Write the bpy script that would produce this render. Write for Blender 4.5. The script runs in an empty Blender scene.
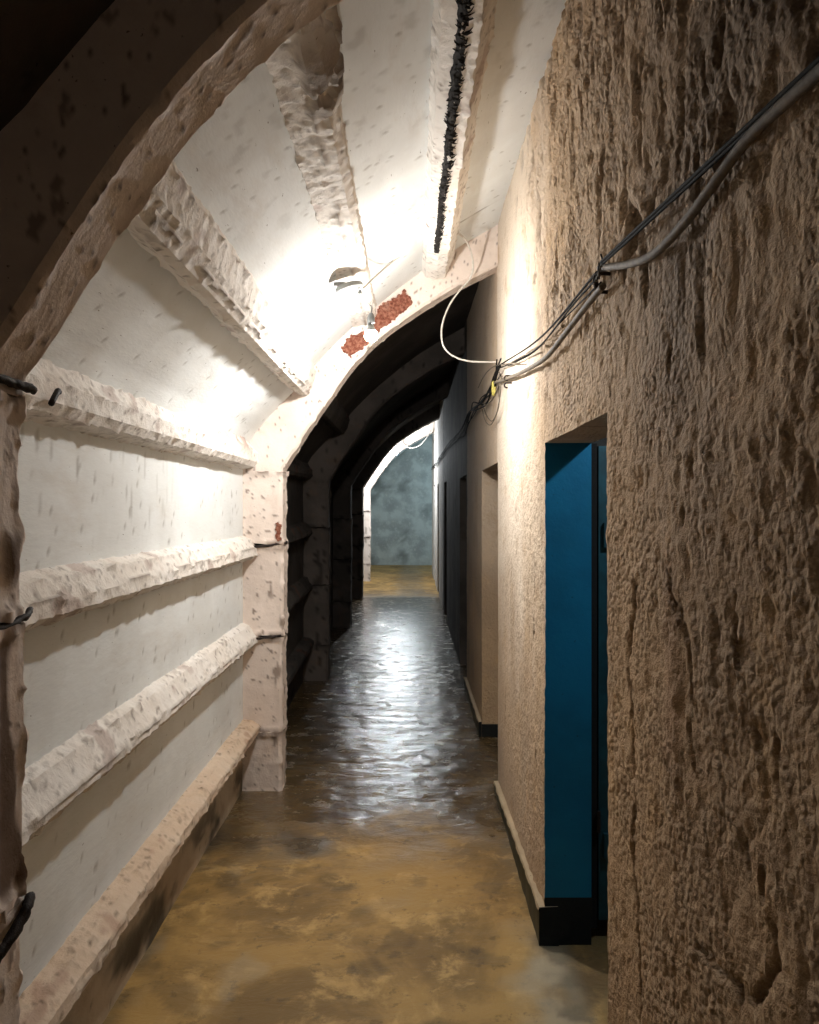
import bpy, math
import numpy as np
C = bpy.context.scene.collection
rs = np.random.RandomState(7)

# ------------------------------------------------------------------ noise
def _hash(ix, iy, iz, s):
    n = (ix * 374761393 + iy * 668265263 + iz * 2147483647 + s * 974634777) & 0xffffffff
    n = ((n ^ (n >> 13)) * 1274126177) & 0xffffffff
    n = ((n ^ (n >> 16)) * 2246822519) & 0xffffffff
    return n ^ (n >> 15)
_G = np.array([[1,1,0],[-1,1,0],[1,-1,0],[-1,-1,0],[1,0,1],[-1,0,1],[1,0,-1],[-1,0,-1],
               [0,1,1],[0,-1,1],[0,1,-1],[0,-1,-1],[1,1,0],[-1,1,0],[0,-1,1],[0,-1,-1]], float)
def noise(p, s=0):
    i = np.floor(p).astype(np.int64); f = p - i
    u = f * f * f * (f * (f * 6 - 15) + 10)
    r = np.zeros(len(p))
    for dx in (0, 1):
        for dy in (0, 1):
            for dz in (0, 1):
                g = _G[_hash(i[:,0]+dx, i[:,1]+dy, i[:,2]+dz, s) & 15]
                d = f - (dx, dy, dz)
                w = (u[:,0] if dx else 1-u[:,0]) * (u[:,1] if dy else 1-u[:,1]) * (u[:,2] if dz else 1-u[:,2])
                r += w * (g * d).sum(1)
    return r
def fbm(p, freq, octs=3, s=0):
    if np.isscalar(freq): freq = (freq,) * 3
    p = p * np.array(freq); r = 0; a = 1
    for k in range(octs):
        r = r + a * noise(p + 17.3 * k, s + k); p = p * 2.03; a *= .5
    return r
def sstep(x, a, b):
    t = np.clip((x - a) / (b - a), 0, 1); return t * t * (3 - 2 * t)

# ------------------------------------------------------------------ objects
def tag(o, label=None, cat=None, group=None, kind=None):
    if label: o['label'] = label
    if cat: o['category'] = cat
    if group: o['group'] = group
    if kind: o['kind'] = kind
    return o
def empty(name, loc, rz=0):
    o = bpy.data.objects.new(name, None); C.objects.link(o)
    o.empty_display_size = .1; o.location = loc; o.rotation_euler = (0, 0, rz); return o

def build(name, V, F, mats, parent=None, disp=None, extra=None, smooth=True, fmat=None, weld=False):
    """V world coordinates, F quads/tris; displaced along its normals by disp(co, normal, extra)."""
    V = np.asarray(V, float)
    me = bpy.data.meshes.new(name)
    me.from_pydata(V.tolist(), [], [tuple(int(i) for i in f) for f in F]); me.update()
    if not isinstance(mats, (list, tuple)): mats = [mats]
    for m in mats: me.materials.append(m)
    n = len(me.vertices)
    attrs = {}
    if disp:
        nn = np.zeros(n * 3, np.float32); me.vertices.foreach_get('normal', nn); nn = nn.reshape(-1, 3).astype(float)
        d, attrs = disp(V, nn, extra)
        V = V + (d if getattr(d, 'ndim', 1) == 2 else nn * np.asarray(d)[:, None])
    for k, a in attrs.items():
        at = me.attributes.new(k, 'FLOAT', 'POINT'); at.data.foreach_set('value', np.clip(a, 0, 1).astype(np.float32))
    if parent is None:
        org = np.array([(V[:,0].min()+V[:,0].max())/2, (V[:,1].min()+V[:,1].max())/2, V[:,2].min()])
        loc = org
    else:
        org = np.array(parent.matrix_world_cached) if hasattr(parent, 'matrix_world_cached') else world_loc(parent)
        c = (V.min(0) + V.max(0)) / 2
        loc = c - org; org = c
    me.vertices.foreach_set('co', (V - org).astype(np.float32).ravel())
    me.polygons.foreach_set('use_smooth', [smooth] * len(me.polygons))
    if fmat is not None: me.polygons.foreach_set('material_index', np.asarray(fmat, np.int32))
    me.update()
    o = bpy.data.objects.new(name, me); C.objects.link(o)
    o.location = loc.tolist()
    if parent: o.parent = parent
    return o
def world_loc(o):
    v = np.array(o.location, float)
    while o.parent: o = o.parent; v = v + np.array(o.location, float)
    return v

def resample(pts, step, closed=False):
    pts = np.asarray(pts, float)
    if closed: pts = np.vstack([pts, pts[:1]])
    out = []
    for a, b in zip(pts[:-1], pts[1:]):
        n = max(1, int(round(np.linalg.norm(b - a) / step)))
        for k in range(n): out.append(a + (b - a) * k / n)
    if not closed: out.append(pts[-1])
    return np.array(out)
def smooth_path(pts, step):
    pts = np.asarray(pts, float); out = []
    P = np.vstack([2*pts[0]-pts[1], pts, 2*pts[-1]-pts[-2]])
    for i in range(1, len(P) - 2):
        a, b, c, d = P[i-1:i+3]
        n = max(1, int(math.ceil(np.linalg.norm(c - b) / step)))
        for k in range(n):
            t = k / n
            out.append(.5 * (2*b + (c-a)*t + (2*a-5*b+4*c-d)*t*t + (3*b-a-3*c+d)*t**3))
    out.append(pts[-1]); return np.array(out)

def ring_faces(nu, nv, caps=True, base=0):
    F = []
    for i in range(nu - 1):
        for j in range(nv):
            F.append((base+i*nv+j, base+i*nv+(j+1) % nv, base+(i+1)*nv+(j+1) % nv, base+(i+1)*nv+j))
    if caps:
        F.append(tuple(base+j for j in range(nv))[::-1]); F.append(tuple(base+(nu-1)*nv+j for j in range(nv)))
    return F
def tube_geo(pts, r, n=8, step=.02, sm=True):
    p = smooth_path(pts, step) if sm else np.asarray(pts, float)
    r = np.interp(np.linspace(0, 1, len(p)), np.linspace(0, 1, len(r)), r) if hasattr(r, '__len__') else np.full(len(p), r)
    T = np.gradient(p, axis=0); T /= np.linalg.norm(T, axis=1)[:, None] + 1e-12
    up = np.array([0, 0, 1.]) if abs(T[0][2]) < .9 else np.array([1., 0, 0])
    V = []; a = np.cross(T[0], up); a /= np.linalg.norm(a)
    for i in range(len(p)):
        a = a - T[i] * a.dot(T[i]); a /= np.linalg.norm(a); b = np.cross(T[i], a)
        for k in range(n):
            t = 2*math.pi*k/n; V.append(p[i] + r[i]*(math.cos(t)*a + math.sin(t)*b))
    return np.array(V), ring_faces(len(p), n)
def tube(name, pts, r, mat, parent=None, n=8, step=.02, disp=None):
    V, F = tube_geo(pts, r, n, step); return build(name, V, F, mat, parent, disp)
def multi(name, geos, mat, parent=None):
    Vs, Fs, b = [], [], 0
    for V, F in geos:
        Vs.append(V); Fs += [tuple(i + b for i in f) for f in F]; b += len(V)
    return build(name, np.vstack(Vs), Fs, mat, parent)
def lathe_geo(prof, c, axis=(0, 0, 1), n=24):
    ax = np.array(axis, float); ax /= np.linalg.norm(ax)
    a = np.cross(ax, (0, 1, 0.1)); a /= np.linalg.norm(a); b = np.cross(ax, a)
    V = []
    for r, z in prof:
        for k in range(n):
            t = 2*math.pi*k/n; V.append(np.array(c) + ax*z + max(r, 1e-4)*(math.cos(t)*a + math.sin(t)*b))
    return np.array(V), ring_faces(len(prof), n)
def lathe(name, prof, c, mat, parent=None, axis=(0, 0, 1), n=24):
    V, F = lathe_geo(prof, c, axis, n); return build(name, V, F, mat, parent)
def box_geo(c, s):
    V = np.array([[x, y, z] for x in (-.5, .5) for y in (-.5, .5) for z in (-.5, .5)]) * s + c
    return V, [(0,1,3,2),(4,6,7,5),(0,4,5,1),(2,3,7,6),(0,2,6,4),(1,5,7,3)]

# ------------------------------------------------------------------ materials
def new_mat(name):
    m = bpy.data.materials.new(name); m.use_nodes = True
    nt = m.node_tree; return m, nt, nt.nodes['Principled BSDF']
def N(nt, t, **kw):
    n = nt.nodes.new(t)
    for k, v in kw.items():
        if k in n.inputs: n.inputs[k].default_value = v
        else: setattr(n, k, v)
    return n
def mixc(nt, f, a, b):
    n = nt.nodes.new('ShaderNodeMix'); n.data_type = 'RGBA'
    for s, v in ((n.inputs[0], f), (n.inputs[6], a), (n.inputs[7], b)):
        if isinstance(v, bpy.types.NodeSocket): nt.links.new(v, s)
        elif isinstance(v, (tuple, list)): s.default_value = (*v, 1) if len(v) == 3 else v
        else: s.default_value = v
    return n.outputs[2]
def ramp(nt, src, a, b, va=0., vb=1.):
    n = nt.nodes.new('ShaderNodeMapRange'); n.clamp = True; n.interpolation_type = 'SMOOTHSTEP'
    nt.links.new(src, n.inputs[0]); n.inputs[1].default_value = a; n.inputs[2].default_value = b
    n.inputs[3].default_value = va; n.inputs[4].default_value = vb; return n.outputs[0]
def math_(nt, op, a, b):
    n = nt.nodes.new('ShaderNodeMath'); n.operation = op
    for s, v in ((n.inputs[0], a), (n.inputs[1], b)):
        if isinstance(v, bpy.types.NodeSocket): nt.links.new(v, s)
        else: s.default_value = v
    return n.outputs[0]
def coords(nt, scale=(1, 1, 1)):
    g = nt.nodes.new('ShaderNodeNewGeometry'); m = nt.nodes.new('ShaderNodeMapping')
    m.inputs['Scale'].default_value = scale; nt.links.new(g.outputs['Position'], m.inputs[0]); return m.outputs[0]
def nz(nt, co, scale, detail=4, rough=.55, dist=0):
    n = nt.nodes.new('ShaderNodeTexNoise'); nt.links.new(co, n.inputs['Vector'])
    n.inputs['Scale'].default_value = scale; n.inputs['Detail'].default_value = detail
    n.inputs['Roughness'].default_value = rough; n.inputs['Distortion'].default_value = dist
    return n.outputs[0]
def attr(nt, name):
    n = nt.nodes.new('ShaderNodeAttribute'); n.attribute_name = name; return n.outputs['Fac']

def plaster(name, a, b, dark, warm, rough=.85, streak=(1, 1, 1), grain=110, grain_d=.0015, mid=22, mid_d=.004,
            speck=.30, pop=0, coat=None, coat_amt=0, blot=2.0):
    m, nt, P = new_mat(name); co = coords(nt); cs = coords(nt, streak)
    c = mixc(nt, ramp(nt, nz(nt, co, blot, 5, .6), .38, .62), a, b)
    c = mixc(nt, ramp(nt, nz(nt, cs, 5, 6, .65), .52, .75, 0, .7), c, warm)
    c = mixc(nt, ramp(nt, nz(nt, cs, 75, 3, .6), .69, .76, 0, .9), c, dark) if speck > 0 else c
    if coat:
        f = math_(nt, 'MULTIPLY', attr(nt, 'white'), ramp(nt, nz(nt, cs, 6, 6, .7), .25, .5, coat_amt, 1))
        c = mixc(nt, f, c, coat)
    c = mixc(nt, attr(nt, 'rust'), c, (.20, .060, .030))
    c = mixc(nt, attr(nt, 'dirt_shade'), c, dark)
    nt.links.new(c, P.inputs['Base Color']); P.inputs['Roughness'].default_value = rough
    P.inputs['Specular IOR Level'].default_value = .25
    b1 = N(nt, 'ShaderNodeBump', Strength=1.0, Distance=mid_d); nt.links.new(nz(nt, cs, mid, 5, .65), b1.inputs['Height'])
    b2 = N(nt, 'ShaderNodeBump', Strength=1.0, Distance=grain_d); nt.links.new(nz(nt, cs, grain, 3, .6), b2.inputs['Height'])
    nt.links.new(b1.outputs[0], b2.inputs['Normal']); last = b2
    if pop:
        v = nt.nodes.new('ShaderNodeTexVoronoi'); v.feature = 'SMOOTH_F1'; nt.links.new(cs, v.inputs['Vector']); v.inputs['Scale'].default_value = 85
        v.inputs['Randomness'].default_value = 1; v.inputs['Smoothness'].default_value = .4
        h = math_(nt, 'MULTIPLY', math_(nt, 'SUBTRACT', 1.0, v.outputs['Distance']), math_(nt, 'MULTIPLY', ramp(nt, nz(nt, co, 3.2, 4, .6), .38, .58, .25, 1), ramp(nt, attr(nt, 'smooth'), 0, 1, 1, .10)))
        b3 = N(nt, 'ShaderNodeBump', Strength=1.0, Distance=pop); nt.links.new(h, b3.inputs['Height']); nt.links.new(b2.outputs[0], b3.inputs['Normal']); last = b3
    nt.links.new(last.outputs[0], P.inputs['Normal'])
    return m
def plain(name, col, rough=.6, metal=0, var=.3, scale=40, bump=.0006):
    m, nt, P = new_mat(name); co = coords(nt)
    c = mixc(nt, ramp(nt, nz(nt, co, scale, 4), .35, .65), tuple(x * (1 - var) for x in col), col)
    nt.links.new(c, P.inputs['Base Color']); P.inputs['Roughness'].default_value = rough; P.inputs['Metallic'].default_value = metal
    if bump:
        bb = N(nt, 'ShaderNodeBump', Strength=.8, Distance=bump); nt.links.new(nz(nt, co, scale * 2.5, 4), bb.inputs['Height'])
        nt.links.new(bb.outputs[0], P.inputs['Normal'])
    return m
def emit(name, col, strength):
    m, nt, P = new_mat(name)
    P.inputs['Base Color'].default_value = (*col, 1); P.inputs['Emission Color'].default_value = (*col, 1)
    P.inputs['Emission Strength'].default_value = strength; return m

M = {}
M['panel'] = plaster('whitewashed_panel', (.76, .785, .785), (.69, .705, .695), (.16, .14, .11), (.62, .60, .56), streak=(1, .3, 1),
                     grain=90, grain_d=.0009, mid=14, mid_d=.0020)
M['panel_dark'] = plaster('dark_panel', (.085, .075, .066), (.05, .044, .04), (.012, .010, .009), (.10, .075, .055))  # darker panel colour, used past the second rib and on the near-bay ceiling
M['rib'] = plaster('whitewashed_rib', (.80, .70, .63), (.70, .60, .53), (.15, .10, .07), (.56, .45, .37), grain=80, grain_d=.0016, mid=14, mid_d=.0035)
M['rib_dark'] = plaster('dark_rib', (.125, .105, .092), (.08, .068, .06), (.012, .010, .009), (.15, .10, .07))  # darker rib colour for the ribs past the second one
M['beam'] = plaster('rough_beam', (.80, .765, .72), (.74, .69, .63), (.14, .10, .07), (.62, .53, .45), grain=70, grain_d=.0022, mid=26, mid_d=.006)
M['beam_low'] = plaster('stained_beam', (.68, .56, .44), (.58, .44, .32), (.12, .08, .05), (.42, .28, .18), grain=70, grain_d=.0025, mid=26, mid_d=.006)
M['skirt'] = plaster('stained_wall_foot', (.44, .34, .23), (.33, .24, .15), (.045, .035, .022), (.24, .16, .09), mid_d=.006)
M['wall'] = plaster('rough_brown_plaster', (.47, .325, .195), (.37, .26, .165), (.075, .048, .030), (.52, .33, .155), streak=(1, .75, .85),
                    grain=70, grain_d=.006, mid=30, mid_d=.012, pop=.0085, coat=(.70, .60, .49), coat_amt=.25, blot=1.6)
M['wall_dark'] = plaster('dark_plaster', (.11, .095, .083), (.06, .052, .045), (.01, .009, .008), (.075, .055, .04))  # darker plaster colour for the middle right wall and the rooms behind
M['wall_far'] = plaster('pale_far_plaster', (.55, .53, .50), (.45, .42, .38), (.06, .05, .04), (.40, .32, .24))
M['end'] = plaster('mottled_end_wall', (.42, .45, .43), (.27, .29, .28), (.08, .09, .08), (.5, .52, .47), speck=1, blot=2.5)
M['blue'] = plaster('blue_paint', (.006, .150, .275), (.005, .115, .215), (.010, .030, .04), (.008, .13, .22), rough=.55, grain_d=.0006, mid_d=.0012)
M['blackbase'] = plaster('black_base', (.012, .014, .013), (.008, .009, .009), (.005, .005, .005), (.03, .03, .027))
M['greenbase'] = plaster('greenish_base', (.095, .085, .048), (.060, .058, .034), (.02, .018, .012), (.13, .10, .055))
M['cap'] = plaster('cream_cap', (.50, .40, .27), (.40, .31, .20), (.1, .07, .05), (.36, .27, .17))
M['rust'] = plaster('exposed_red_aggregate', (.16, .045, .025), (.30, .13, .085), (.03, .012, .01), (.50, .36, .28), grain=160, grain_d=.004, mid=70, mid_d=.006, blot=60)
M['void'] = plain('dark_crumbled_filling', (.009, .006, .004), .95, 0, .5, 120, .004)
M['iron'] = plain('rusty_iron', (.030, .020, .016), .7, .3, .5, 160, .002)
M['cable_grey'] = plain('grey_cable_sheath', (.15, .12, .085), .75, 0, .35, 60, .0004)
M['cable_black'] = plain('black_cable', (.008, .007, .006), .8, 0, .3, 60, .0003)
M['cable_white'] = plain('white_cable', (.62, .58, .52), .45, 0, .15, 60, 0)
M['cable_black'].node_tree.nodes['Principled BSDF'].inputs['Specular IOR Level'].default_value = .12
M['tape'] = plain('yellow_tape', (.60, .52, .12), .6, 0, .35, 90, .001)
M['plastic'] = plain('white_plastic', (.36, .38, .375), .4, 0, .1, 40, 0)
M['socket'] = plain('grey_socket', (.16, .17, .17), .5, 0, .2, 50, .0003)
M['teal'] = plain('teal_paint', (.006, .060, .075), .55, 0, .4, 14, .001)
M['bulb'] = emit('glowing_bulb', (1.0, .975, .94), 2300)
M['bulb_far'] = emit('glowing_cool_bulb', (.90, .96, 1.0), 8000)

# wet floor
m, nt, P = new_mat('wet_concrete_floor'); co = coords(nt)
base = mixc(nt, ramp(nt, nz(nt, co, 1.6, 6, .65, .6), .40, .60), (.37, .225, .072), (.195, .118, .040))
base = mixc(nt, ramp(nt, nz(nt, co, 5, 7, .7, .4), .50, .68, 0, .85), base, (.52, .335, .125))
base = mixc(nt, ramp(nt, nz(nt, co, 11, 6, .7), .56, .66, 0, .6), base, (.11, .072, .032))
base = mixc(nt, attr(nt, 'white'), base, (.38, .33, .24))
base = mixc(nt, attr(nt, 'dirt_shade'), base, (.035, .028, .020))
base = mixc(nt, math_(nt, 'MULTIPLY', attr(nt, 'wet'), .72), base, (.028, .024, .020))
nt.links.new(base, P.inputs['Base Color'])
wetn = math_(nt, 'MULTIPLY', attr(nt, 'wet'), ramp(nt, nz(nt, coords(nt, (1, 1.2, 1)), 7, 5, .7), .34, .46, .35, 1))
rr = N(nt, 'ShaderNodeMapRange'); nt.links.new(wetn, rr.inputs[0]); rr.inputs[3].default_value = .60; rr.inputs[4].default_value = .18
nt.links.new(rr.outputs[0], P.inputs['Roughness'])
sp = N(nt, 'ShaderNodeMapRange'); nt.links.new(wetn, sp.inputs[0]); sp.inputs[3].default_value = .25; sp.inputs[4].default_value = 1.0
nt.links.new(sp.outputs[0], P.inputs['Specular IOR Level'])
b1 = N(nt, 'ShaderNodeBump', Strength=1.0, Distance=.012); nt.links.new(nz(nt, coords(nt, (.45, 1, 1)), 10, 6, .62, .6), b1.inputs['Height'])
b2 = N(nt, 'ShaderNodeBump', Strength=1.0, Distance=.0016); nt.links.new(nz(nt, co, 60, 4), b2.inputs['Height'])
nt.links.new(b1.outputs[0], b2.inputs['Normal']); nt.links.new(b2.outputs[0], P.inputs['Normal'])
M['floor'] = m

# ------------------------------------------------------------------ tunnel section
XW = .487                                   # inner face of the right-hand partition wall
def warp(p):                                # the vault widens gently towards the far end
    p = np.array(p, float); t = np.clip((p[:, 1] - 4.7) / 13, 0, 1.3)
    p[:, 0] = XW + (p[:, 0] - XW) * (1 + .15 * t)
    p[:, 2] = p[:, 2] * (1 + .10 * t); return p
ARC = [(-.738, 1.815), (-.695, 1.885), (-.605, 2.03), (-.484, 2.205), (-.33, 2.42), (-.17, 2.58), (.02, 2.715), (.2, 2.83), (.38, 2.925), (.60, 3.03), (.75, 3.09)]
ARC_NEAR = [(-.738, 1.83), (-.675, 1.915), (-.59, 2.05), (-.49, 2.20), (-.382, 2.334), (-.28, 2.44), (-.155, 2.54), (.02, 2.66), (.2, 2.78), (.38, 2.88), (.60, 3.0), (.75, 3.06)]
OUT = [(-.96, -.05), (-.96, 1.90), (-.885, 2.03), (-.80, 2.13), (-.66, 2.275), (-.54, 2.42), (-.407, 2.56), (-.283, 2.675), (-.10, 2.83), (.107, 2.98), (.30, 3.10), (.487, 3.21), (.70, 3.32)]

# vault panels ------------------------------------------------------
def vault(name, path, kind_label, ys, mats, matf):
    nrm = np.gradient(path, axis=0); nrm = np.stack([-nrm[:,1], nrm[:,0]], 1); nrm /= np.linalg.norm(nrm, axis=1)[:, None]
    if nrm[0][0] > 0: nrm = -nrm
    back = path + nrm * .14
    loop = np.vstack([path, back[::-1]]); n = len(path); L = len(loop)
    V = np.array([[x, y, z] for y in ys for (x, z) in loop]); V = warp(V)
    F = []; fm = []
    for i in range(len(ys) - 1):
        for j in range(L):
            F.append((i*L+j, (i+1)*L+j, (i+1)*L+(j+1) % L, i*L+(j+1) % L))
            x, z = loop[j]; fm.append(matf((ys[i]+ys[i+1])/2, x, z))
    F.append(tuple(range(L))); F.append(tuple((len(ys)-1)*L+j for j in range(L))[::-1]); fm += [0, 0]
    front = np.tile(np.r_[np.ones(n), np.zeros(n)], len(ys))
    # boards of the formwork run along the vault panel above the springing beam
    def disp(co, nn, ex):
        w = ex
        d = fbm(co, 2, 3, 3) * .004 + fbm(co, (14, 5, 14), 3, 4) * .0008
        pits = sstep(fbm(co, 34, 2, 5), .62, .72)
        d = d - pits * .002
        up = sstep(co[:,2], 2.05, 2.2) * (1 - sstep(co[:,2], 2.3, 2.4))
        d = d + up * noise(co * (30, 4, 30), 8) * .0016
        dirt_shade = pits * .5
        x, y, z = co.T
        stn = sstep(noise(co * (60, 60, 9), 31) + .5 * noise(co * (3, 3, 3), 32), .42, .62) * sstep(z, 1.45, 1.6) * (1 - sstep(z, 1.78, 1.82)) * (1 - sstep(y, 2.2, 3.6))
        foot = (1 - sstep(z, .06, .34)) * sstep(fbm(co, (4, 2.5, 6), 4, 9), .0, .45)
        crack = np.exp(-((y - 4.12 - .01 * noise(co * 9, 2)) / .0035) ** 2) * (x > .16)
        patch = sstep(fbm(co, (14, 10, 14), 3, 45), .32, .5) * sstep(z, 2.4, 2.55) * (1 - sstep(y, 2.2, 3.2)) * .22
        dirt_shade = np.maximum.reduce([dirt_shade, stn * .55, foot * .9, crack, patch])
        d = d - crack * .006
        return d * w, dict(dirt_shade=dirt_shade, rust=np.zeros(len(co)), white=np.ones(len(co)))
    o = build(name, V, F, mats, None, disp, front, True, fm); tag(o, kind='structure'); return o
ys = np.r_[np.linspace(-.6, 1.3, 60)[:-1], np.linspace(1.3, 4.56, 210)[:-1], np.linspace(4.56, 8, 90)[:-1], np.linspace(8, 22.4, 120)]
side = resample(OUT[:2], .018); top = resample(OUT[1:], .016)
vault('wall_left', side, '', ys, [M['panel'], M['panel_dark'], M['skirt']],
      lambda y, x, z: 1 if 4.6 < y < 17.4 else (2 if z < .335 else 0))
vault('ceiling', top, '', ys, [M['panel'], M['panel_dark']], lambda y, x, z: 1 if (4.6 < y < 17.4 or y < 1.42) else 0)  # near-bay ceiling takes the dark panel too: its shade is put into the colour

# arch ribs ---------------------------------------------------------
def rib_loft(path, y0, y1, depth, step):
    """closed band following path; the ring runs front face, chamfer, soffit, chamfer, back face"""
    t = np.gradient(path, axis=0); nrm = np.stack([-t[:,1], t[:,0]], 1); nrm /= np.linalg.norm(nrm, axis=1)[:, None]
    nrm = np.where(nrm[:, :1] > 0, -nrm, nrm) if False else nrm
    if nrm[0][0] > 0: nrm = -nrm
    c = .014
    sec = resample([(depth, y0), (c, y0), (0, y0 + c), (0, y1 - c), (c, y1), (depth, y1)], step, True)
    V = []
    for p, n in zip(path, nrm):
        for (q, y) in sec: V.append((p[0] + n[0]*q, y, p[1] + n[1]*q))
    L = len(sec)
    F = [tuple(reversed(f)) for f in ring_faces(len(path), L)]
    edge = np.tile(np.exp(-(np.maximum(0, sec[:,0]) / .02) ** 2) * np.exp(-(np.minimum(abs(sec[:,1]-y0), abs(sec[:,1]-y1)) / .02) ** 2), len(path))
    s = np.repeat(np.r_[0, np.cumsum(np.linalg.norm(np.diff(path, axis=0), axis=1))], L)
    end = np.minimum(s, s.max() - s)
    q = np.tile(sec[:,0], len(path)); yy = np.tile(sec[:,1], len(path))
    return np.array(V), F, dict(edge=edge, end=end, q=q, y=yy, s=s)
stain_near = lambda co: None
def rib_disp(rough=1., chip=.016, seed=0, near=False, block=False):
    def f(co, nn, ex):
        d = fbm(co, 3, 2, seed) * .003 * rough + fbm(co, 28, 3, seed + 7) * .0016 * rough
        ch = np.maximum(0, fbm(co, (13, 13, 13), 3, seed + 3) - .12) * ex['edge']
        d = d - ch * chip * 1.6 - ex['edge'] * .002
        e = np.exp(-(ex['end'] / .018) ** 2) * (.010 if block else .004)
        d = d - e * (1 + 1.2 * fbm(co, 16, 2, seed + 9))
        pits = sstep(fbm(co, (42, 42, 42), 2, seed + 5), .50, .62); d = d - pits * .002
        dirt_shade = pits * .8
        x, y, z = co.T
        dirt_shade = np.maximum(dirt_shade, np.exp(-(ex['end'] / .012) ** 2) * sstep(fbm(co, 14, 3, seed + 21), -.25, .2) * (.85 if block else .3))
        if near:
            a = sstep(fbm(co, (9, 9, 2.5), 3, 51) + .5, .35, .55)
            k = (sstep(z, .86, .92) * (1 - sstep(z, 1.34, 1.40)) + (1 - sstep(z, .55, .66)) * sstep(fbm(co, (12, 12, 3), 3, 5), -.1, .2) * .8)
            dirt_shade = np.maximum(dirt_shade, a * k * sstep(y, y.min() + .045, y.min() + .07))
            hole = np.exp(-(((z - 1.51) / .05) ** 4 + ((y - (y.max() - .045)) / .025) ** 4)); dirt_shade = np.maximum(dirt_shade, hole); d = d - hole * .012
            spk = sstep(fbm(co, (24, 24, 14), 3, 77), .48, .58); dirt_shade = np.maximum(dirt_shade, spk * .6); d = d - spk * .002
        else:
            pt = sstep(fbm(co, (16, 16, 5), 3, seed + 60), .28, .42) * (ex['q'] < .10) * (z < 1.2); dirt_shade = np.maximum(dirt_shade, pt * .65); d = d - pt * .003
        return d, dict(dirt_shade=dirt_shade, rust=np.zeros(len(co)), white=np.ones(len(co)))
    return f
def at(px, py, D): return np.array([(px - 412) * D / 800, D, 1.6 + (508 - py) * D / 800])

def make_rib(y0, y1, mat, label, arc, step=.012, near=False, seed=0, rods=True, base_wide=.0):
    t = float(np.clip((y0 - 4.7) / 13, 0, 1.3)); sx, sz = 1 + .15*t, 1 + .10*t
    W = lambda p: np.array([(XW + (a - XW)*sx, b*sz) for a, b in p])
    xin = W([(arc[0][0], 0)])[0][0]
    root = empty('concrete_arch_rib', ((xin), (y0+y1)/2, 0)); tag(root, label, 'arch')
    for k, (a, b) in enumerate([(-.02, .322), (.338, .857), (.881, 1.378), (1.402, 1.80)]):
        xo = arc[0][0] - (0.0 if k else .004) + (.006 if k == 2 else 0)
        path = resample(W([(xo, a), (xo, b)]), step)
        V, F, ex = rib_loft(path, y0 - (.012 if k == 0 else 0), y1, .30, step)
        build('column_block', V, F, mat, root, rib_disp(1.3 if k == 0 else 1., .02, seed + 11*k, near, True), ex)
    # dark mortar core seen in the joints
    V, F = box_geo(np.array([xin - .145, (y0+y1)/2, .9]), np.array([.25, (y1-y0) - .045, 1.80]))
    build('mortar_core', V, F, M['void'], root, smooth=False)
    path = smooth_path(W(arc), .03); path = resample(np.vstack([path[:1] - (0, .018), path]), step)
    V, F, ex = rib_loft(path, y0, y1, .30, step)
    build('arch_band', V, F, mat, root, rib_disp(.55, .014, seed + 50, near), ex)
    for o in root.children:
        e = o.modifiers.new('edges', 'EDGE_SPLIT'); e.split_angle = math.radians(30)
    return root

def wobble(amp, fr, s=0):
    return lambda co, nn, ex: (fbm(co, fr, 2, s) * amp, {})

r1 = make_rib(1.355, 1.514, M['rib'], 'nearest pale concrete arch rib crossing the top left foreground, dimly lit', ARC_NEAR, .009, True, 3)
r2 = make_rib(4.54, 4.70, M['rib'], 'whitewashed concrete arch rib directly behind the glowing near bulb, with red spalled patch', ARC, .011, False, 20)
r3 = make_rib(7.40, 7.60, M['rib_dark'], 'dark arch rib just beyond the bright whitewashed one', ARC, .03, False, 40)
r4 = make_rib(10.7, 10.95, M['rib_dark'], 'black arch rib midway down the passage, beyond the dark one', ARC, .05, False, 60)
r5 = make_rib(14.1, 14.35, M['rib_dark'], 'black arch rib last before the brightly lit far arch', ARC, .05, False, 80)
r6 = make_rib(17.5, 17.75, M['rib'], 'small bright white arch rib at the far end of the passage', ARC, .04, False, 90)

# iron bars stuck in the joints of the near rib
def rod(pts, r, parent, n=10):
    return tube('iron_bar', pts, r, M['iron'], parent, n, .008, lambda co, nn, ex: (fbm(co, 70, 2, 3) * .004, {}))
rod([(-.75, 1.36, 1.835), (-.735, 1.42, 1.832), (-.722, 1.49, 1.826), (-.715, 1.515, 1.822)], .0085, r1)
rod([(-.75, 1.37, 1.375), (-.735, 1.44, 1.385), (-.728, 1.51, 1.396), (-.735, 1.535, 1.405)], .0065, r1)
rod([(-.745, 1.36, .79), (-.722, 1.43, .825), (-.715, 1.49, .86), (-.722, 1.51, .868)], .010, r1)
tube('iron_bar', [(-.69, 1.53, 1.80), (-.70, 1.58, 1.83), (-.715, 1.62, 1.835)], .006, M['iron'], r1, 8, .01)
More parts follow.
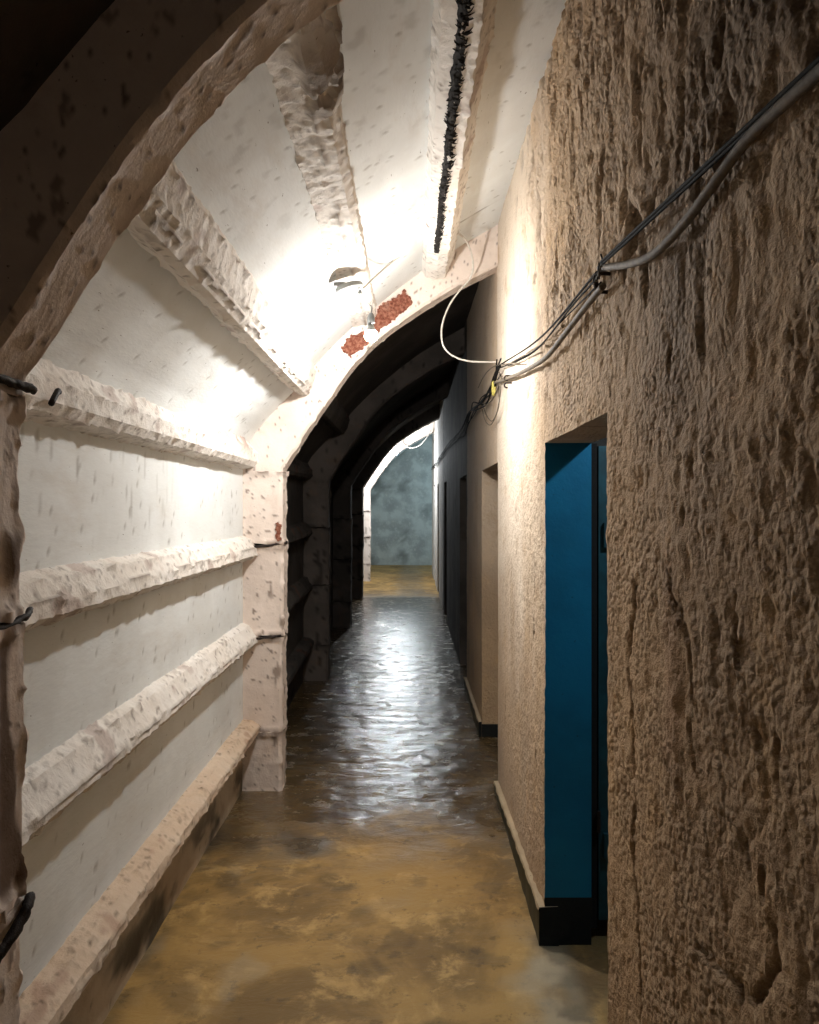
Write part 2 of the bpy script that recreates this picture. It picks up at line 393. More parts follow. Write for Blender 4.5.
# broken joint lines on the second rib: iron edge, chipped patches
for z, dz in ((1.392, .02), (.872, .03)):
    tube('iron_bar', [(-.955, 4.515, z - .028), (-.90, 4.518, z - .012), (-.85, 4.526, z - .008), (-.78, 4.53, z), (-.733, 4.56, z + .008), (-.732, 4.69, z + .010)], .006, M['iron'], r2, 8, .012,
         lambda co, nn, ex: (fbm(co, 40, 2, 3) * .006, {}))
def slab(name, poly, y, th, mat, parent, step=.006, amp=.004, seed=0, fr=60):
    """ragged plate on the face of a rib: polygon in (x, z)"""
    P = np.array(poly, float); lo, hi = P.min(0), P.max(0)
    xs = np.arange(lo[0], hi[0] + step, step); zs = np.arange(lo[1], hi[1] + step, step)
    g = np.array([[x, z] for x in xs for z in zs]); ins = np.zeros(len(g), bool)
    wob = g + np.stack([fbm(np.c_[g, g[:,0]*0], 35, 2, seed), fbm(np.c_[g, g[:,0]*0], 35, 2, seed + 4)], 1) * .016
    j = len(P) - 1
    for i in range(len(P)):
        c = ((P[i,1] > wob[:,1]) != (P[j,1] > wob[:,1])) & (wob[:,0] < (P[j,0]-P[i,0]) * (wob[:,1]-P[i,1]) / (P[j,1]-P[i,1]+1e-9) + P[i,0])
        ins ^= c; j = i
    nz_ = len(zs); I = ins.reshape(len(xs), nz_)
    n = len(g); Vf = np.c_[g[:,0], np.full(n, y) + fbm(np.c_[g, g[:,0]*0], fr, 3, seed + 8) * amp, g[:,1]]; Vb = np.c_[g[:,0], np.full(n, y + th), g[:,1]]
    F = []; cells = {}
    for a in range(len(xs) - 1):
        for b in range(nz_ - 1):
            if I[a, b] and I[a+1, b] and I[a, b+1] and I[a+1, b+1]: cells[a, b] = 1
    idx = lambda a, b: a * nz_ + b
    for (a, b) in cells:
        q = [idx(a, b), idx(a+1, b), idx(a+1, b+1), idx(a, b+1)]
        F.append(tuple(q)); F.append(tuple(i + n for i in q[::-1]))
        for (da, db), (u, v) in (((0, -1), (0, 1)), ((1, 0), (1, 2)), ((0, 1), (2, 3)), ((-1, 0), (3, 0))):
            if (a+da, b+db) not in cells: F.append((q[v], q[u], q[u] + n, q[v] + n))
    V = np.vstack([Vf, Vb]); used = sorted({i for f in F for i in f}); mp = {i: k for k, i in enumerate(used)}
    return build(name, V[used], [tuple(mp[i] for i in f) for f in F], mat, parent)
D = 4.53
px = lambda l: [(at(a, b, D)[0], at(a, b, D)[2]) for a, b in l]
slab('exposed_red_patch', px([(341, 347), (349, 359), (366, 345), (380, 334), (377, 322), (366, 329), (358, 333), (349, 335)]), 4.530, .03, M['rust'], r2, .004, .010, 3)
slab('exposed_red_patch', px([(378, 332), (396, 319), (414, 303), (410, 295), (404, 289), (396, 296), (390, 301), (380, 303), (377, 312), (373, 320)]), 4.530, .03, M['rust'], r2, .004, .010, 9)
slab('rusty_plate', px([(275.5, 521), (280.5, 521), (281, 541), (275, 543)]), 4.531, .012, M['rust'], r2, .003, .002, 5)

# longitudinal beams --------------------------------------------------
SEC = {
 1: [(-.99, .312), (-.875, .322), (-.862, .338), (-.868, .372), (-.905, .395), (-.99, .405)],
 2: [(-.99, .79), (-.895, .825), (-.878, .845), (-.885, .875), (-.925, .935), (-.99, .965)],
 3: [(-.99, 1.285), (-.90, 1.318), (-.880, 1.335), (-.885, 1.365), (-.915, 1.42), (-.99, 1.455)],
 4: [(-1.0, 1.80), (-.955, 1.822), (-.895, 1.835), (-.878, 1.86), (-.880, 1.91), (-.915, 1.965), (-.985, 2.02)],
 5: [(-.74, 2.28), (-.680, 2.262), (-.628, 2.236), (-.600, 2.240), (-.565, 2.29), (-.545, 2.37), (-.57, 2.47)],
 6: [(-.38, 2.68), (-.335, 2.625), (-.275, 2.640), (-.225, 2.655), (-.205, 2.685), (-.203, 2.80)],
 7: [(.03, 3.0), (.058, 2.945), (.078, 2.905), (.135, 2.895), (.185, 2.905), (.235, 3.02), (.245, 3.12)]}
def make_beam(k, y0, y1, mat, label, step=.011, ystep=.014):
    sec = resample(SEC[k], step, True); c = sec.mean(0)
    ysb = np.linspace(y0, y1, int((y1 - y0) / ystep)); L = len(sec)
    V = warp(np.array([[x, y, z] for y in ysb for x, z in sec]))
    F = ring_faces(len(ysb), L)
    a = SEC[k]; corners = np.array(a[1:-1])
    dist = np.min(np.linalg.norm(sec[:, None] - corners[None], axis=2), axis=1)
    ex = dict(edge=np.tile(np.exp(-(dist / .012) ** 2), len(ysb)), x=np.tile(sec[:,0], len(ysb)), z=np.tile(sec[:,1], len(ysb)))
    def f(co, nn, ex):
        d = fbm(co, (9, 4, 9), 3, k) * .0025 + fbm(co, (26, 22, 26), 3, k + 5) * .0045
        d -= ex['edge'] * np.maximum(0, fbm(co, 18, 3, k + 8)) * .014
        # crumbly band along the upper face
        ridge = np.abs(fbm(co, (30, 12, 30), 2, k + 14)); cr = (1 - sstep(ridge, .03, .12)) * sstep(fbm(co, 4, 2, k + 2), -.15, .15)
        d -= cr * .0035
        dirt_shade = cr * .30 + sstep(fbm(co, 40, 2, k + 30), .46, .58) * .6
        rust = sstep(fbm(co, (7, 5, 7), 3, k + 33), .45, .6) * .35
        if k == 6:   # hollow with broken lumps close to the near end
            y = co[:,1]; h = np.exp(-(((y - 1.95) / .20) ** 2)) * sstep(co[:,0], -.275, -.25)
            lump = sstep(fbm(co, (16, 9, 16), 2, 91), -.05, .15); d = d - h * (1 - lump) * .035; dirt_shade = np.maximum(dirt_shade, h * (1 - lump) * .85)
            seam = np.exp(-((co[:,0] + .262 + .006 * fbm(co, 12, 2, 4)) / .007) ** 2) * sstep(fbm(co, 9, 2, 6), -.3, .0); d = d - seam * .01; dirt_shade = np.maximum(dirt_shade, seam * .75)
        if k == 5:
            seam = np.exp(-((co[:,2] - 2.262 + .008 * fbm(co, 12, 2, 4)) / .006) ** 2) * (co[:,0] > -.60) * sstep(fbm(co, 5, 2, 6), -.3, .0); d = d - seam * .012; dirt_shade = np.maximum(dirt_shade, seam * .8)
        if k in (1, 2, 3):
            seam = np.exp(-((ex['z'] - {1: .356, 2: .862, 3: 1.375}[k] + .008 * fbm(co, 6, 3, 4)) / .005) ** 2) * sstep(fbm(co, 5, 2, 6), -.35, .0); d = d - seam * .008; dirt_shade = np.maximum(dirt_shade, seam * .55)
        if k == 4:
            y = co[:,1]; r = sstep(y, 3.55, 3.65) * (1 - sstep(y, 4.3, 4.4)) * sstep(co[:,2], 1.9, 1.93) * sstep(fbm(co, (8, 6, 8), 2, 3), -.3, -.1); rust = np.maximum(rust, r * .55); d -= r * .012
        return d, dict(dirt_shade=dirt_shade, rust=rust, white=np.ones(len(co)))
    o = build('concrete_beam', V, F, mat, None, f, ex); tag(o, label, 'beam', None)
    e = o.modifiers.new('edges', 'EDGE_SPLIT'); e.split_angle = math.radians(27); return o
BL = {1: 'stained concrete beam lowest on the lit left wall, just above the floor',
      2: 'whitewashed concrete beam second up from the floor on the lit left wall',
      3: 'whitewashed concrete beam third up from the floor, mid-height on the lit left wall',
      4: 'crumbling whitewashed beam at the bend where the lit left wall meets the vault',
      5: 'sloping vault beam with brown underside between left wall and the lamp',
      6: 'vault beam with broken dark hollow that carries the near lamp fitting',
      7: 'vault beam with long black groove nearest the brown right wall'}
for k in BL: make_beam(k, 1.50, 4.56, M['beam_low'] if k == 1 else M['beam'], BL[k])
SL = {1: 'dark low beam near the floor behind the whitewashed rib', 2: 'dark beam second from floor in the dark bay behind the whitewashed rib',
      3: 'dark mid-height beam in the dark bay behind the whitewashed rib', 4: 'dark beam at the bend of the dark bay behind the whitewashed rib',
      5: 'dark sloping vault beam in the dark bay beyond the near bulb'}
for k in SL: make_beam(k, 4.68, 7.42, M['panel_dark'], SL[k], .02, .05)

# black spiky groove filling on beam 7 and its rusty end
gp = [at(466, 8, 1), ]
yy = np.linspace(1.75, 4.0, 150); geos = []
for i, y in enumerate(yy):
    cx, cz = .140 - .012 * (y - 1.7) / 2.3 + .003 * math.sin(y * 9), 2.886
    w = .017 if y < 3 else .017 - .006 * (y - 3)
    for s in (-1, 1, 0):
        a = rs.uniform(-.012, .012); r0 = rs.uniform(.003, .0065)
        geos.append(tube_geo([(cx - .012 + rs.uniform(-.004, .004), y + a, cz + .012), (cx + s * w * .6, y + a + rs.uniform(-.01, .01), cz + .004 + rs.uniform(-.006, .004)),
                              (cx + s * w * 1.3 * rs.uniform(.5, 1.2), y + a + rs.uniform(-.015, .015), cz + .010)], [r0, r0 * .8, .001], 5, .02))
V = np.array([[cx_, y, z] for y in np.linspace(1.6, 4.05, 120) for cx_, z in [(.122 - .012*(y-1.7)/2.3, 2.90), (.126 - .012*(y-1.7)/2.3, 2.889), (.146 - .012*(y-1.7)/2.3, 2.889), (.152 - .012*(y-1.7)/2.3, 2.90)]])
geos.append((V + np.c_[fbm(V, 30, 2, 1) * .010, V[:,0]*0, fbm(V, 30, 2, 2) * .004], ring_faces(120, 4)))
o = multi('crumbled_joint_filling', geos, M['void']); tag(o, 'long black ragged strip of crumbled filling along the vault beam beside the right wall', 'joint filling')

# ------------------------------------------------------------------ right partition wall
opens = [(1.99, 2.93, 1.838), (4.53, 5.57, 1.86), (7.15, 8.15, 1.90), (11.2, 12.1, 1.98), (14.5, 15.3, 2.05), (17.0, 17.9, 2.1)]
def wy(p): # pixel on the wall -> (y, z)
    D = XW * 800 / (p[0] - 412); return (D, 1.6 + (508 - p[1]) * D / 800)
cr_px = [[(636,583),(631,640),(629,670),(633,730),(634,800),(632,850),(636,900),(640,960),(642,1024)],
         [(668,562),(676,600),(689,640),(692,690),(690,730),(694,775)], [(735,590),(737,620),(733,650)], [(738,640),(739,665)],
         [(697,946),(715,965),(735,988),(752,1004),(768,985),(778,960),(771,925)], [(741,842),(748,875)], [(760,870),(762,900)], [(775,735),(778,790)],
         [(639,50),(637,85),(641,120),(639,160)], [(681,88),(679,120),(675,155)], [(589,140),(586,180),(590,210)], [(574,218),(573,258)],
         [(644,262),(645,305)], [(701,55),(704,90)], [(663,5),(662,30)], [(535,560),(533,640)], [(528,590),(530,650)], [(506,690),(505,730)], [(536,740),(537,770)],
         [(560,230),(556,262)], [(602,150),(600,195)], [(655,180),(648,215)], [(625,215),(626,245)], [(609,60),(606,110)], [(720,20),(716,60)], [(668,345),(670,380)], [(580,395),(578,420)]]
cr_w = [3.5, 4.5, 3, 3, 3.5, 4, 3, 4, 10, 10, 5, 5, 6, 8, 6, 2, 2, 2, 2, 5, 5, 9, 14, 5, 9, 5, 2]
cr_w = [w / 1000 for w in cr_w]
goug = []
for _ in range(430):
    y = rs.uniform(.75, 4.3); z = rs.uniform(.1, 3.2)
    pr = (.10 + .90 * sstep(np.array(z), 1.5, 2.1)) * (.35 + .65 * (1 - sstep(np.array(y), 2.8, 3.8)))
    if rs.rand() > pr: continue
    goug.append((y, z, rs.uniform(.012, .06) * (1.2 if z > 1.9 else .7), rs.uniform(.002, .008) * (1.2 if z > 1.9 else .8), rs.uniform(.005, .013)))
goug.append((1.80, 2.23, .055, .05, .030))
def wall_disp(co, nn, ex):
    x, y, z = co.T; front = ex
    P = np.c_[y*0, y, z]
    wl = sstep(z, .05, .5)
    d = fbm(P, (1, 2.2, 1.5), 3, 2) * .010 + fbm(P, (1, 24, 12), 3, 6) * .0042 + fbm(P, (1, 44, 34), 2, 12) * .0060
    rough_top = sstep(z + .25 * fbm(P, 2, 2, 5), 1.75, 2.25) * (1 - sstep(y, 3.2, 4.2))
    v = fbm(P, (1, 15, 5.5), 3, 16)
    d -= rough_top * sstep(v, .16, .36) * .009
    d += rough_top * fbm(P, (1, 9, 4), 2, 41) * .009
    smooth_ = sstep(y, 3.0, 4.0) * .65; d *= (1 - smooth_)
    dirt_shade = rough_top * sstep(v, .24, .42) * .4
    wy_ = y + fbm(P, (1, 20, 14), 2, 70) * .012; wz_ = z + fbm(P, 9, 2, 71) * .02
    for (gy, gz, hl, hw, dp) in goug:
        m_ = (np.abs(y - gy) < hw * 3 + .02) & (np.abs(z - gz) < hl * 1.8 + .03)
        if not m_.any(): continue
        r = ((wy_[m_] - gy) / hw) ** 2 + ((wz_[m_] - gz) / hl) ** 2; k = np.exp(-r ** 1.5)
        d[m_] -= k * dp * 1.2; dirt_shade[m_] = np.maximum(dirt_shade[m_], k * .75)
    for pl, w in zip(cr_px, cr_w):
        q = np.array([wy(p) for p in pl]); lo, hi = q.min(0) - .05, q.max(0) + .05
        m_ = (y > lo[0]) & (y < hi[0]) & (z > lo[1]) & (z < hi[1])
        if not m_.any(): continue
        a = np.c_[wy_[m_] * .35 + y[m_] * .65, z[m_]]; best = np.full(m_.sum(), 9.)
        for s, e in zip(q[:-1], q[1:]):
            t = np.clip(((a - s) @ (e - s)) / ((e - s) @ (e - s)), 0, 1); best = np.minimum(best, np.linalg.norm(a - s - t[:, None] * (e - s), axis=1))
        k = np.exp(-(best / max(w * .8, .0042)) ** 2); d[m_] -= k * .020; dirt_shade[m_] = np.maximum(dirt_shade[m_], k * .8)
    pinky = np.zeros(len(co))
    q = np.array([wy((x_, y_)) for x_, y_ in [(655, 600), (678, 610), (688, 660), (688, 730), (672, 760), (658, 700)]])
    k = np.exp(-(((y - q[:,0].mean()) / .045) ** 4 + ((z - q[:,1].mean()) / .21) ** 4)); d = d + k * .006; pinky = k * .18
    far = y > 7
    d = d * front; d[~(nn[:,0] < -.3)] *= .5
    # openings keep firm edges
    near = np.zeros(len(co))
    for (a, b, h) in opens: near = np.maximum(near, np.exp(-(np.minimum(abs(y - a), abs(y - b)) / .012) ** 2) * (z < h + .01)); near = np.maximum(near, np.exp(-((z - h) / .012) ** 2) * (y > a - .01) * (y < b + .01))
    d = d * (1 - .6 * near)
    white = sstep(y + .25 * fbm(P, (1, 3, 1.2), 3, 44), 2.55, 3.75) * (.30 + .70 * sstep(z + .3 * fbm(P, (1, 4, 2), 3, 45), .7, 1.5)); white[y > 4.56] = .45 * sstep(z[y > 4.56], .9, 1.5)
    white = np.maximum(white, .14 * sstep(z, 1.7, 2.0))
    dirt_shade = np.maximum(dirt_shade, .62 * sstep(z + .35 * fbm(P, (1, 2, 1.2), 4, 88), 1.75, 2.3) * (1 - sstep(y + .4 * fbm(P, (1, 2, 1), 3, 89), 1.3, 2.2)))  # upper near end darkened: fall-off of the lamp light put into the colour
    V_ = np.zeros_like(co); V_[:, 0] = -d
    return V_, dict(dirt_shade=dirt_shade, rust=pinky, white=white, smooth=sstep(y + .2 * fbm(P, (1, 4, 2), 3, 61), 2.6, 3.2))
def span(a, b, st): return np.linspace(a, b, max(2, int(math.ceil((b - a) / st)) + 1))[:-1]
ybr = [(-.6, .70, .12), (.70, .90, .02), (.90, 1.99, .0095), (1.99, 2.93, .0105), (2.93, 4.53, .0125), (4.53, 5.57, .03), (5.57, 7.15, .03), (7.15, 8.15, .1)]
last = 8.15
for a, b, h in opens[3:]: ybr += [(last, a, .2), (a, b, .2)]; last = b
ybr += [(last, 19.5, .2)]
Y = np.concatenate([span(*t) for t in ybr] + [[19.5]])
hs = sorted({h for _, _, h in opens})
Z = np.concatenate([span(-.05, 1.838, .0112), [1.838, 1.86, 1.88, 1.90, 1.94, 1.98, 2.015, 2.05, 2.075, 2.10], span(2.11, 3.45, .0115), [3.45]])
ny, nzn = len(Y), len(Z); G = np.array([[XW, y, z] for y in Y for z in Z]); n0 = len(G)
B = G.copy(); B[:, 0] = XW + .17; Vw = np.vstack([G, B])
cell = np.ones((ny - 1, nzn - 1), bool)
for a, b, h in opens:
    ym = (Y[:-1] + Y[1:]) / 2; zm = (Z[:-1] + Z[1:]) / 2
    cell[np.ix_((ym > a) & (ym < b), zm < h)] = False
F, fm = [], []
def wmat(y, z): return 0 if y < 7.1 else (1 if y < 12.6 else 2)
I, J = np.nonzero(cell)
for i, j in zip(I, J):
    q = (i*nzn+j, (i+1)*nzn+j, (i+1)*nzn+j+1, i*nzn+j+1); q = (q[0], q[3], q[2], q[1]); k = wmat(Y[i] + .01, Z[j])
    F.append(q); fm.append(k); F.append(tuple(a + n0 for a in q[::-1])); fm.append(0)
    for (di, dj), (u, v) in (((0, -1), (q[0], q[3])), ((1, 0), (q[3], q[2])), ((0, 1), (q[2], q[1])), ((-1, 0), (q[1], q[0]))):
        a, b = i + di, j + dj
        if not (0 <= a < ny - 1 and 0 <= b < nzn - 1) or not cell[a, b]:
            F.append((u, v, v + n0, u + n0)); kk = k
            yb = Y[i] if di <= 0 else Y[i+1]
            if dj == 0 and (1.9 < yb < 3.0): kk = 3 if Z[j] > .17 else 4
            if dj == 0 and (5.5 < yb < 5.7) and Z[j] < .09: kk = 4
            fm.append(kk)
wall = build('wall_right', Vw, F, [M['wall'], M['wall_dark'], M['wall_far'], M['blue'], M['blackbase']], None, wall_disp, np.r_[np.ones(n0), np.zeros(n0)], True, fm)
tag(wall, kind='structure')
for p_ in wall.data.polygons: pass
mod = wall.modifiers.new('edges', 'EDGE_SPLIT'); mod.split_angle = math.radians(60)

# skirting along the right wall
def skirt(name, y0, y1, h0, h1, th=.022):
    ysx = np.linspace(y0, y1, int((y1 - y0) / .03)); V = []
    for y in ysx:
        h = h0 + (h1 - h0) * (y - y0) / (y1 - y0)
        for x, z in [(XW + .05, -.02), (XW - th, -.02), (XW - th, h - .016), (XW - th - .003, h - .012), (XW - th, h), (XW + .05, h + .004)]: V.append((x, y, z))
    F = ring_faces(len(ysx), 6); fm = []
    for i in range(len(ysx) - 1): fm += [0, 0, 1, 1, 1, 0]
    fm += [2, 2]
    o = build(name, V, F, [M['greenbase'], M['cap'], M['blackbase']], None, lambda co, nn, ex: (fbm(co, 9, 3, 4) * .006, {}), None, True, fm)
    m_ = o.modifiers.new('edges', 'EDGE_SPLIT'); m_.split_angle = math.radians(45); tag(o, kind='structure'); return o
skirt('baseboard_right', 2.925, 4.525, .140, .055)
skirt('baseboard_right_beyond', 5.575, 7.14, .11, .09)

# rooms behind the wall, end wall, floor
def shell(name, boxes, mat):
    o = multi(name, [box_geo(np.array(c), np.array(s)) for c, s in boxes], mat)
    for p in o.data.polygons: p.use_smooth = False
    return tag(o, kind='structure')
shell('wall_back_rooms', [((2.45, 9, 1.3), (.1, 22, 2.7)), ((1.55, 3.75, 1.3), (1.77, .12, 2.7)), ((1.55, .9, 1.3), (1.77, .12, 2.7))], M['wall_dark'])
shell('ceiling_back_rooms', [((1.58, 9, 2.75), (1.80, 22, .1))], M['wall_dark'])
def endw(co, nn, ex):
    return fbm(co, 2.5, 4, 3) * .02, dict(dirt_shade=sstep(fbm(co, 1.6, 4, 8), .25, .5) * .5, rust=np.zeros(len(co)), white=np.ones(len(co)))
gx = np.linspace(-1.7, 4.0, 60); gz = np.linspace(-.05, 4.0, 50)
V = np.array([[x, 22.4, z] for x in gx for z in gz]); V = np.vstack([V, V + (0, .15, 0)]); n1 = len(gx)*len(gz); F = []
for i in range(59):
    for j in range(49):
        q = (i*50+j, (i+1)*50+j, (i+1)*50+j+1, i*50+j+1); F.append(q); F.append(tuple(a+n1 for a in q[::-1]))
tag(build('wall_end', V, F, M['end'], None, endw), kind='structure')
shell('wall_passage', [((2.3, 19.45, 1.8), (3.4, .12, 3.8)), ((4.0, 21, 1.8), (.12, 3.2, 3.8))], M['end'])
shell('ceiling_passage', [((2.0, 21, 3.72), (4.2, 3.2, .12))], M['end'])

fx = np.r_[np.linspace(-1.7, -.98, 6)[:-1], np.linspace(-.98, .66, 110)[:-1], np.linspace(.66, 4.05, 26)]
fy = np.r_[np.linspace(-.6, 1.6, 30)[:-1], np.linspace(1.6, 9, 330)[:-1], np.linspace(9, 22.5, 160)]
V = np.array([[x, y, 0] for x in fx for y in fy]); F = []; L = len(fy)
for i in range(len(fx) - 1):
    for j in range(L - 1): F.append((i*L+j, (i+1)*L+j, (i+1)*L+j+1, i*L+j+1))
b = len(V); V = np.vstack([V, [[fx[0], fy[0], -.12], [fx[-1], fy[0], -.12], [fx[-1], fy[-1], -.12], [fx[0], fy[-1], -.12]]])
F.append((b, b+3, b+2, b+1))
def floor_disp(co, nn, ex):
    x, y, z = co.T; P = np.c_[x, y, x*0]
    d = fbm(P, 1.3, 2, 1) * .006 + fbm(P, (7, 8, 1), 3, 3) * .0035
    wet = sstep(y + .5 * fbm(P, (2.6, 2.2, 1), 4, 5) + 1.1 * np.minimum(abs(x + .03), .5), 3.9, 4.6) * (1 - sstep(y, 14.0, 15.0))
    wet = np.maximum(wet, .45 * sstep(y + .6 * fbm(P, (2, 2, 1), 3, 6), 3.4, 4.0) * (1 - sstep(abs(x + .03) + .25 * fbm(P, (4, 6, 1), 3, 7), .15, .4)))
    d = d + wet * fbm(P, (3.2, 7.5, 1), 3, 9) * .0032
    edge = np.maximum(sstep(-x, .87, .96), sstep(x, .42, .48)) * (y < 4.6)
    dirt_shade = np.maximum(edge * .55 * sstep(fbm(P, 6, 3, 11), -.2, .2), .6 * sstep(x, .56, .64))  # floor also darker from the wall openings rightwards
    pale = sstep(x + .12 * fbm(P, 5, 3, 4), .32, .50) * (1 - sstep(x, .52, .60)) * (1 - sstep(y, 2.9, 3.2)) * .75 + sstep(fbm(P, (3, 2, 1), 4, 14), .18, .45) * (1 - sstep(y, 3.3, 4)) * sstep(-x, .1, .6) * .3
    puddle = sstep(fbm(P, (4, 4, 1), 2, 17), .30, .42) * .35
    return d, dict(dirt_shade=np.maximum(dirt_shade, puddle * (y < 3.5)), white=pale, wet=wet)
fl = build('floor', V, F, M['floor'], None, floor_disp); tag(fl, kind='structure')

# blue doorway: leaf swung into the room
dr = empty('door_1', (.70, 2.99, 0)); tag(dr, kind='structure')
geos = []
for k in range(5): geos.append(box_geo(np.array([.766 + .15 * k, 2.985, .95]), np.array([.146, .030, 1.76])))
lf = multi('door_leaf', geos, M['teal'], dr)
for z in (.35, 1.5): tag(multi('cross_board', [box_geo(np.array([1.06, 2.962, z]), np.array([.70, .018, .09]))], M['teal'], dr))
multi('door_post', [box_geo(np.array([.672, 3.0, .94]), np.array([.030, .06, 1.80]))], M['void'], dr)
for z in (.4,): lathe('hinge', [(.0, 0), (.007, 0), (.007, .08), (0, .08)], (.690, 2.955, z), M['iron'], dr, n=10)
for o in dr.children:
    for p in o.data.polygons: p.use_smooth = False

# ------------------------------------------------------------------ lamps
def lamp(label, bulb, rose_c, bulbmat, rose_tilt=(0, 0, -1), group=None, n=24):
    """rose disc under the vault, short cord, socket, glowing pear bulb"""
    bx, by, bz = bulb; root = empty('pendant_lamp', (bx, by, bz - .04)); tag(root, label, 'lamp', group)
    ax = np.array(rose_tilt, float); ax /= np.linalg.norm(ax); rc = np.array(rose_c)
    lathe('ceiling_rose', [(0, -.012), (.060, -.012), (.064, -.004), (.064, .006), (.058, .013), (.030, .017), (.012, .022), (0, .022)], rc, M['plastic'], root, ax, 32)
    multi('bracket', [box_geo(rc + (-.045, 0, .018), np.array([.05, .014, .016]))], M['plastic'], root)
    multi('cord_grip', [box_geo(rc + (.048, -.01, -.022), np.array([.014, .014, .022]))], M['plastic'], root)
    s = np.array([bx, by, bz + .062])
    tube('cord', [rc + (.050, -.008, -.012), rc + (.056, -.006, -.028), (s + rc)/2 + (.035, -.006, .0) - (0, 0, .0), s + (0.004, 0, .06), s + (0, 0, .028)], .0028, M['socket'], root, 8, .006)
    sk = lathe('socket', [(0, .032), (.008, .032), (.013, .024), (.0165, .012), (.0175, -.010), (.016, -.020), (0, -.020)], s, M['socket'], root, n=20)
    lathe('collar', [(0, .046), (.0125, .046), (.014, .036), (.0205, .022), (.0250, .013), (.0, .013)], (bx, by, bz - .002), M['plastic'], sk, n=20)
    lathe('bulb', [(0, .0128), (.0250, .0128), (.0275, .006), (.029, -.006), (.026, -.019), (.017, -.028), (.007, -.032), (0, -.0325)], (bx, by, bz - .002), bulbmat, sk, n=20)
    return root
BY = 3.62
bulb = at(371, 334, BY); rose = at(349, 284, BY - .08)
rose = np.array([-.277, 3.54, 2.573])
lamp('near glowing bare bulb hanging from a white ceiling rose on the lit vault', bulb, rose, M['bulb'], (.28, .0, -1))
b2 = at(396, 453, 16.4); lamp('tiny far bulb glowing in front of the distant white arch', b2, b2 + (-.06, -.03, .19), M['bulb_far'])

def light(name, kind, loc, col, power, r=.05, size=None):
    l = bpy.data.lights.new(name, kind); l.energy = power; l.color = col
    if kind == 'POINT': l.shadow_soft_size = r
    o = bpy.data.objects.new(name, l); C.objects.link(o); o.location = loc; return o
light('room_lamp', 'POINT', (1.16, 2.30, 2.29), (.66, .85, 1.0), 30, .03)
light('side_passage_lamp', 'POINT', (1.75, 20.9, 2.3), (.62, .86, 1.0), 75, .10)

# ------------------------------------------------------------------ cables
def onwall(px_, off=.02): # pixel -> point just in front of the right wall
    x = XW - off; D = x * 800 / (px_[0] - 412); return (x, D, 1.6 + (508 - px_[1]) * D / 800)
def wcable(name, pts, r, mat, label, off=.02, group=None, n=8):
    o = tube(name, [onwall(p, off) for p in pts], r, mat, None, n, .012); tag(o, label, 'cable', group); return o
wcable('grey_conduit', [(850,45),(819,72),(787,101),(760,126),(737,152),(712,186.5),(686,221),(655,253),(629,264),(600,268)], .0085, M['cable_grey'],
       'thick grey cable sagging away from the black wires across the upper right wall', .024, n=12)
wcable('black_wire', [(850,31),(601,262)], .0036, M['cable_black'], 'upper of the two straight black wires crossing the upper right wall', .030)
wcable('black_wire', [(850,37),(760,120),(601,265)], .0036, M['cable_black'], 'lower of the two straight black wires crossing the upper right wall', .026)
wcable('grey_conduit', [(603,286),(588,304),(565,334),(552,351),(543,360),(530,368),(516,375),(503,380),(494,383)], .0085, M['cable_grey'],
       'thick grey cable running down from the wall clamp to the wire tangle', .026, n=12)
wcable('black_wire', [(597,272),(540,338),(500,365)], .0034, M['cable_black'], 'outer thin wire between the wall clamp and the wire tangle', .028)
wcable('black_wire', [(598,277),(572,306),(541,345),(520,359),(500,368)], .0030, M['cable_black'], 'inner thin wire between the wall clamp and the wire tangle', .024)
wcable('thin_wire', [(601,282),(583,300),(556,327),(534,352),(508,366)], .0022, M['cable_black'], 'thinnest wire strung just above the lower grey cable', .018)
# clamp
cl = empty('wall_clamp', onwall((601, 275), .0)); tag(cl, 'rusty iron wall clamp with twisted wire ends gripping the cables on the brown wall', 'clamp')
p = np.array(onwall((601, 272), .02))
tube('bracket', [p + (.03, 0, -.005), p + (-.005, 0, -.004), p + (-.016, .0, -.02), p + (-.006, 0, -.046), p + (.03, 0, -.05)], .005, M['iron'], cl, 8, .006)
for k in range(7):
    q = p + (-.008, rs.uniform(-.03, .02), rs.uniform(-.05, .01)); a = rs.uniform(-.03, .03, 3)
    tube('wire_end', [q, q + (-.004 + a[0]*.2, a[1], a[2]), q + (-.006, a[1]*1.2 - .01, a[2]*.6 + .015)], .0022, M['cable_grey'] if k % 2 else M['iron'], cl, 6, .006)
q = np.array(onwall((640, 252), .012))
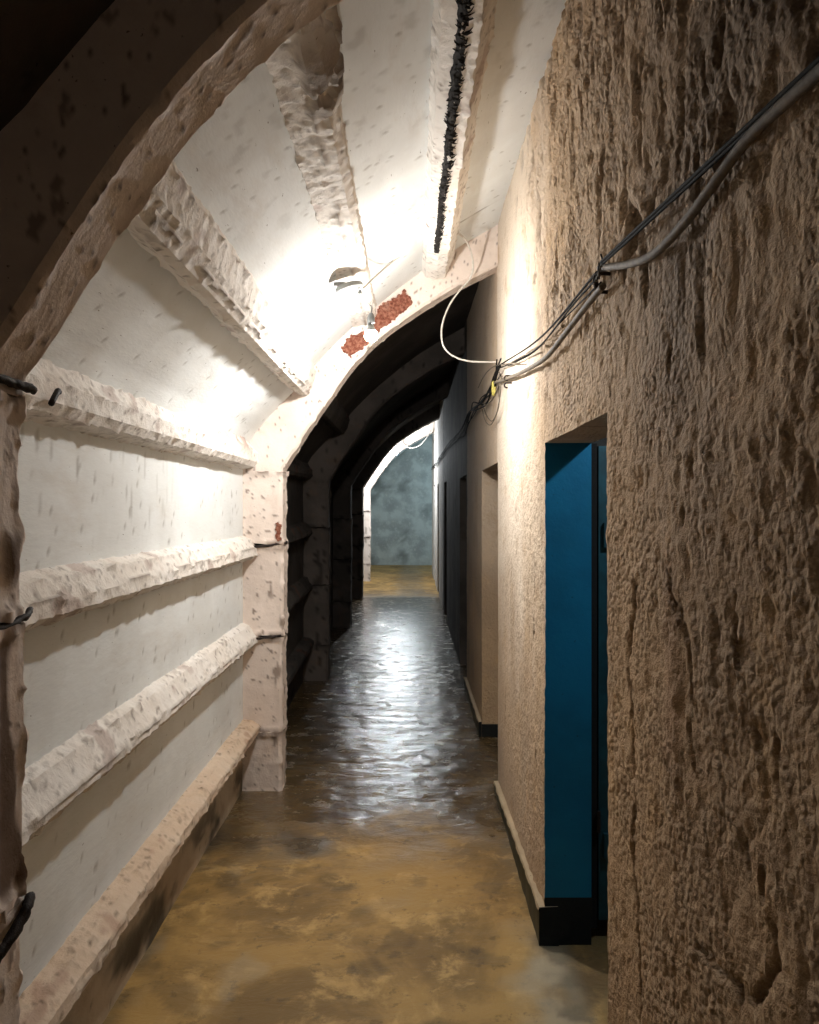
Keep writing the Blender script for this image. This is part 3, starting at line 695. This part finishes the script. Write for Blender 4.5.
# tangle: messy bundle from the doorway corner down the dark wall
wcable('thin_wire', [(500,366),(495,378),(489,390),(482,402),(474,408),(468,414),(462,428),(452,440),(446,447),(439,458),(432,468)], .0065, M['cable_black'],
       'thickest black cable of the messy bundle running away down the dark wall', .03)
for k in range(5):
    pts = []
    for (x_, y_) in [(499,367),(492,385),(484,399),(476,408),(470,417),(464,428),(457,436),(450,444),(443,453),(437,461),(432,469)]:
        s_ = max(.32, (x_ - 425) / 75); pts.append((x_ + rs.uniform(-4.5, 4.5) * s_, y_ + rs.uniform(-9, 11) * s_))
    o = tube('thin_wire', [onwall(p_, .02 + .012 * rs.rand()) for p_ in pts], .0042, M['cable_black'], None, 6, .03)
    tag(o, 'one of the loosely twisted black wires in the messy bundle leading into the dark', 'cable', 'twisted black wires of the bundle')
for pts, lb in (([(499,372),(500,385),(499,404),(495,418),(490,425),(485,420),(482,408)], 'dangling grey wire loop hanging lowest below the yellow tape'),
                ([(502,376),(500,396),(497,412),(492,421),(487,416),(483,406)], 'shorter dangling wire loop just inside the lowest loop'),
                ([(483,405),(490,402),(496,392),(501,382)], 'short grey wire curving up beside the yellow tape'),
                ([(478,388),(484,376),(493,367),(506,364),(520,363)], 'thin wire arching over the tangle at the wall corner')):
    wcable('thin_wire', pts, .0028, M['cable_grey'], lb, .028)
# yellow tape wrapped on the tangle
p = np.array(onwall((493, 388), .035)); geos = []
for k in range(9):
    a = rs.uniform(0, 6.28); r_ = rs.uniform(.012, .030)
    geos.append(tube_geo([p + (-.004*k % .012, r_*math.cos(a + t)*.9, r_*math.sin(a + t)*1.5) for t in np.linspace(0, 4.5, 7)], .0060, 5, .01))
tag(multi('yellow_tape', geos, M['tape']), 'bit of yellow tape wound around the wire tangle at the wall corner', 'tape')
p = np.array(onwall((508, 376), .02)); cl2 = empty('wall_clamp', p); tag(cl2, 'small dark clamp and stub holding wires beside the yellow tape', 'clamp')
for dz in (0, -.035): tube('bracket', [p + (.03, 0, dz), p + (-.012, 0, dz), p + (-.014, .012, dz - .016), p + (.0, .016, dz - .02)], .0042, M['iron'], cl2, 6, .008)
# white lead from the ceiling rose over the rib to the wall
wp = [rose + (.055, .02, .0), at(385, 268, 3.92), at(408, 251, 4.05), at(430, 243, 4.15), at(440, 236, 4.15), at(452, 231, 4.15), at(464, 238, 4.25), at(471, 252, 4.38), at(473, 268, 4.46), at(469, 280, 4.49),
      at(460, 290, 4.49), at(449, 306, 4.5), at(442, 326, 4.5), at(443, 345, 4.5), at(453, 356, 4.5), at(468, 361, 4.5), at(484, 362, 4.5), at(496, 362, 4.5)]
tag(tube('white_lead', wp, .0050, M['cable_white'], None, 8, .01), 'white lead looping from the near lamp over the arch down to the wall corner', 'cable')
wp = [b2 + (.02, 0, .15), at(402, 446, 17.2), at(412, 448, 17.3), at(420, 445, 17.3), at(427, 437, 17.35), at(431, 430, 17.4)]
tag(tube('white_lead', wp, .012, M['cable_white'], None, 6, .05), 'short white lead from the tiny far bulb to the far right wall', 'cable')

# ------------------------------------------------------------------ world, camera, colour
w = bpy.data.worlds.new('world'); bpy.context.scene.world = w; w.use_nodes = True
bg = w.node_tree.nodes['Background']; bg.inputs[0].default_value = (1, .8, .65, 1); bg.inputs[1].default_value = .055  # warm fill added to lift the shade, enters at the open near end
cam = bpy.data.cameras.new('camera'); co_ = bpy.data.objects.new('camera', cam); C.objects.link(co_)
co_.location = (0, 0, 1.6); co_.rotation_euler = (math.pi / 2, 0, 0)
cam.sensor_fit = 'VERTICAL'; cam.sensor_height = 36; cam.lens = 36 * 800 / 1024
cam.shift_x = (409.5 - 412) / 1024; cam.shift_y = (508 - 512) / 1024; cam.clip_start = .02
bpy.context.scene.camera = co_
vs = bpy.context.scene.view_settings
vs.view_transform = 'Standard'; vs.look = 'None'; vs.gamma = 1; vs.exposure = 0; vs.use_curve_mapping = False
bpy.context.scene.cycles.max_bounces = 8; bpy.context.scene.cycles.diffuse_bounces = 5
bpy.context.scene.cycles.sample_clamp_indirect = 4
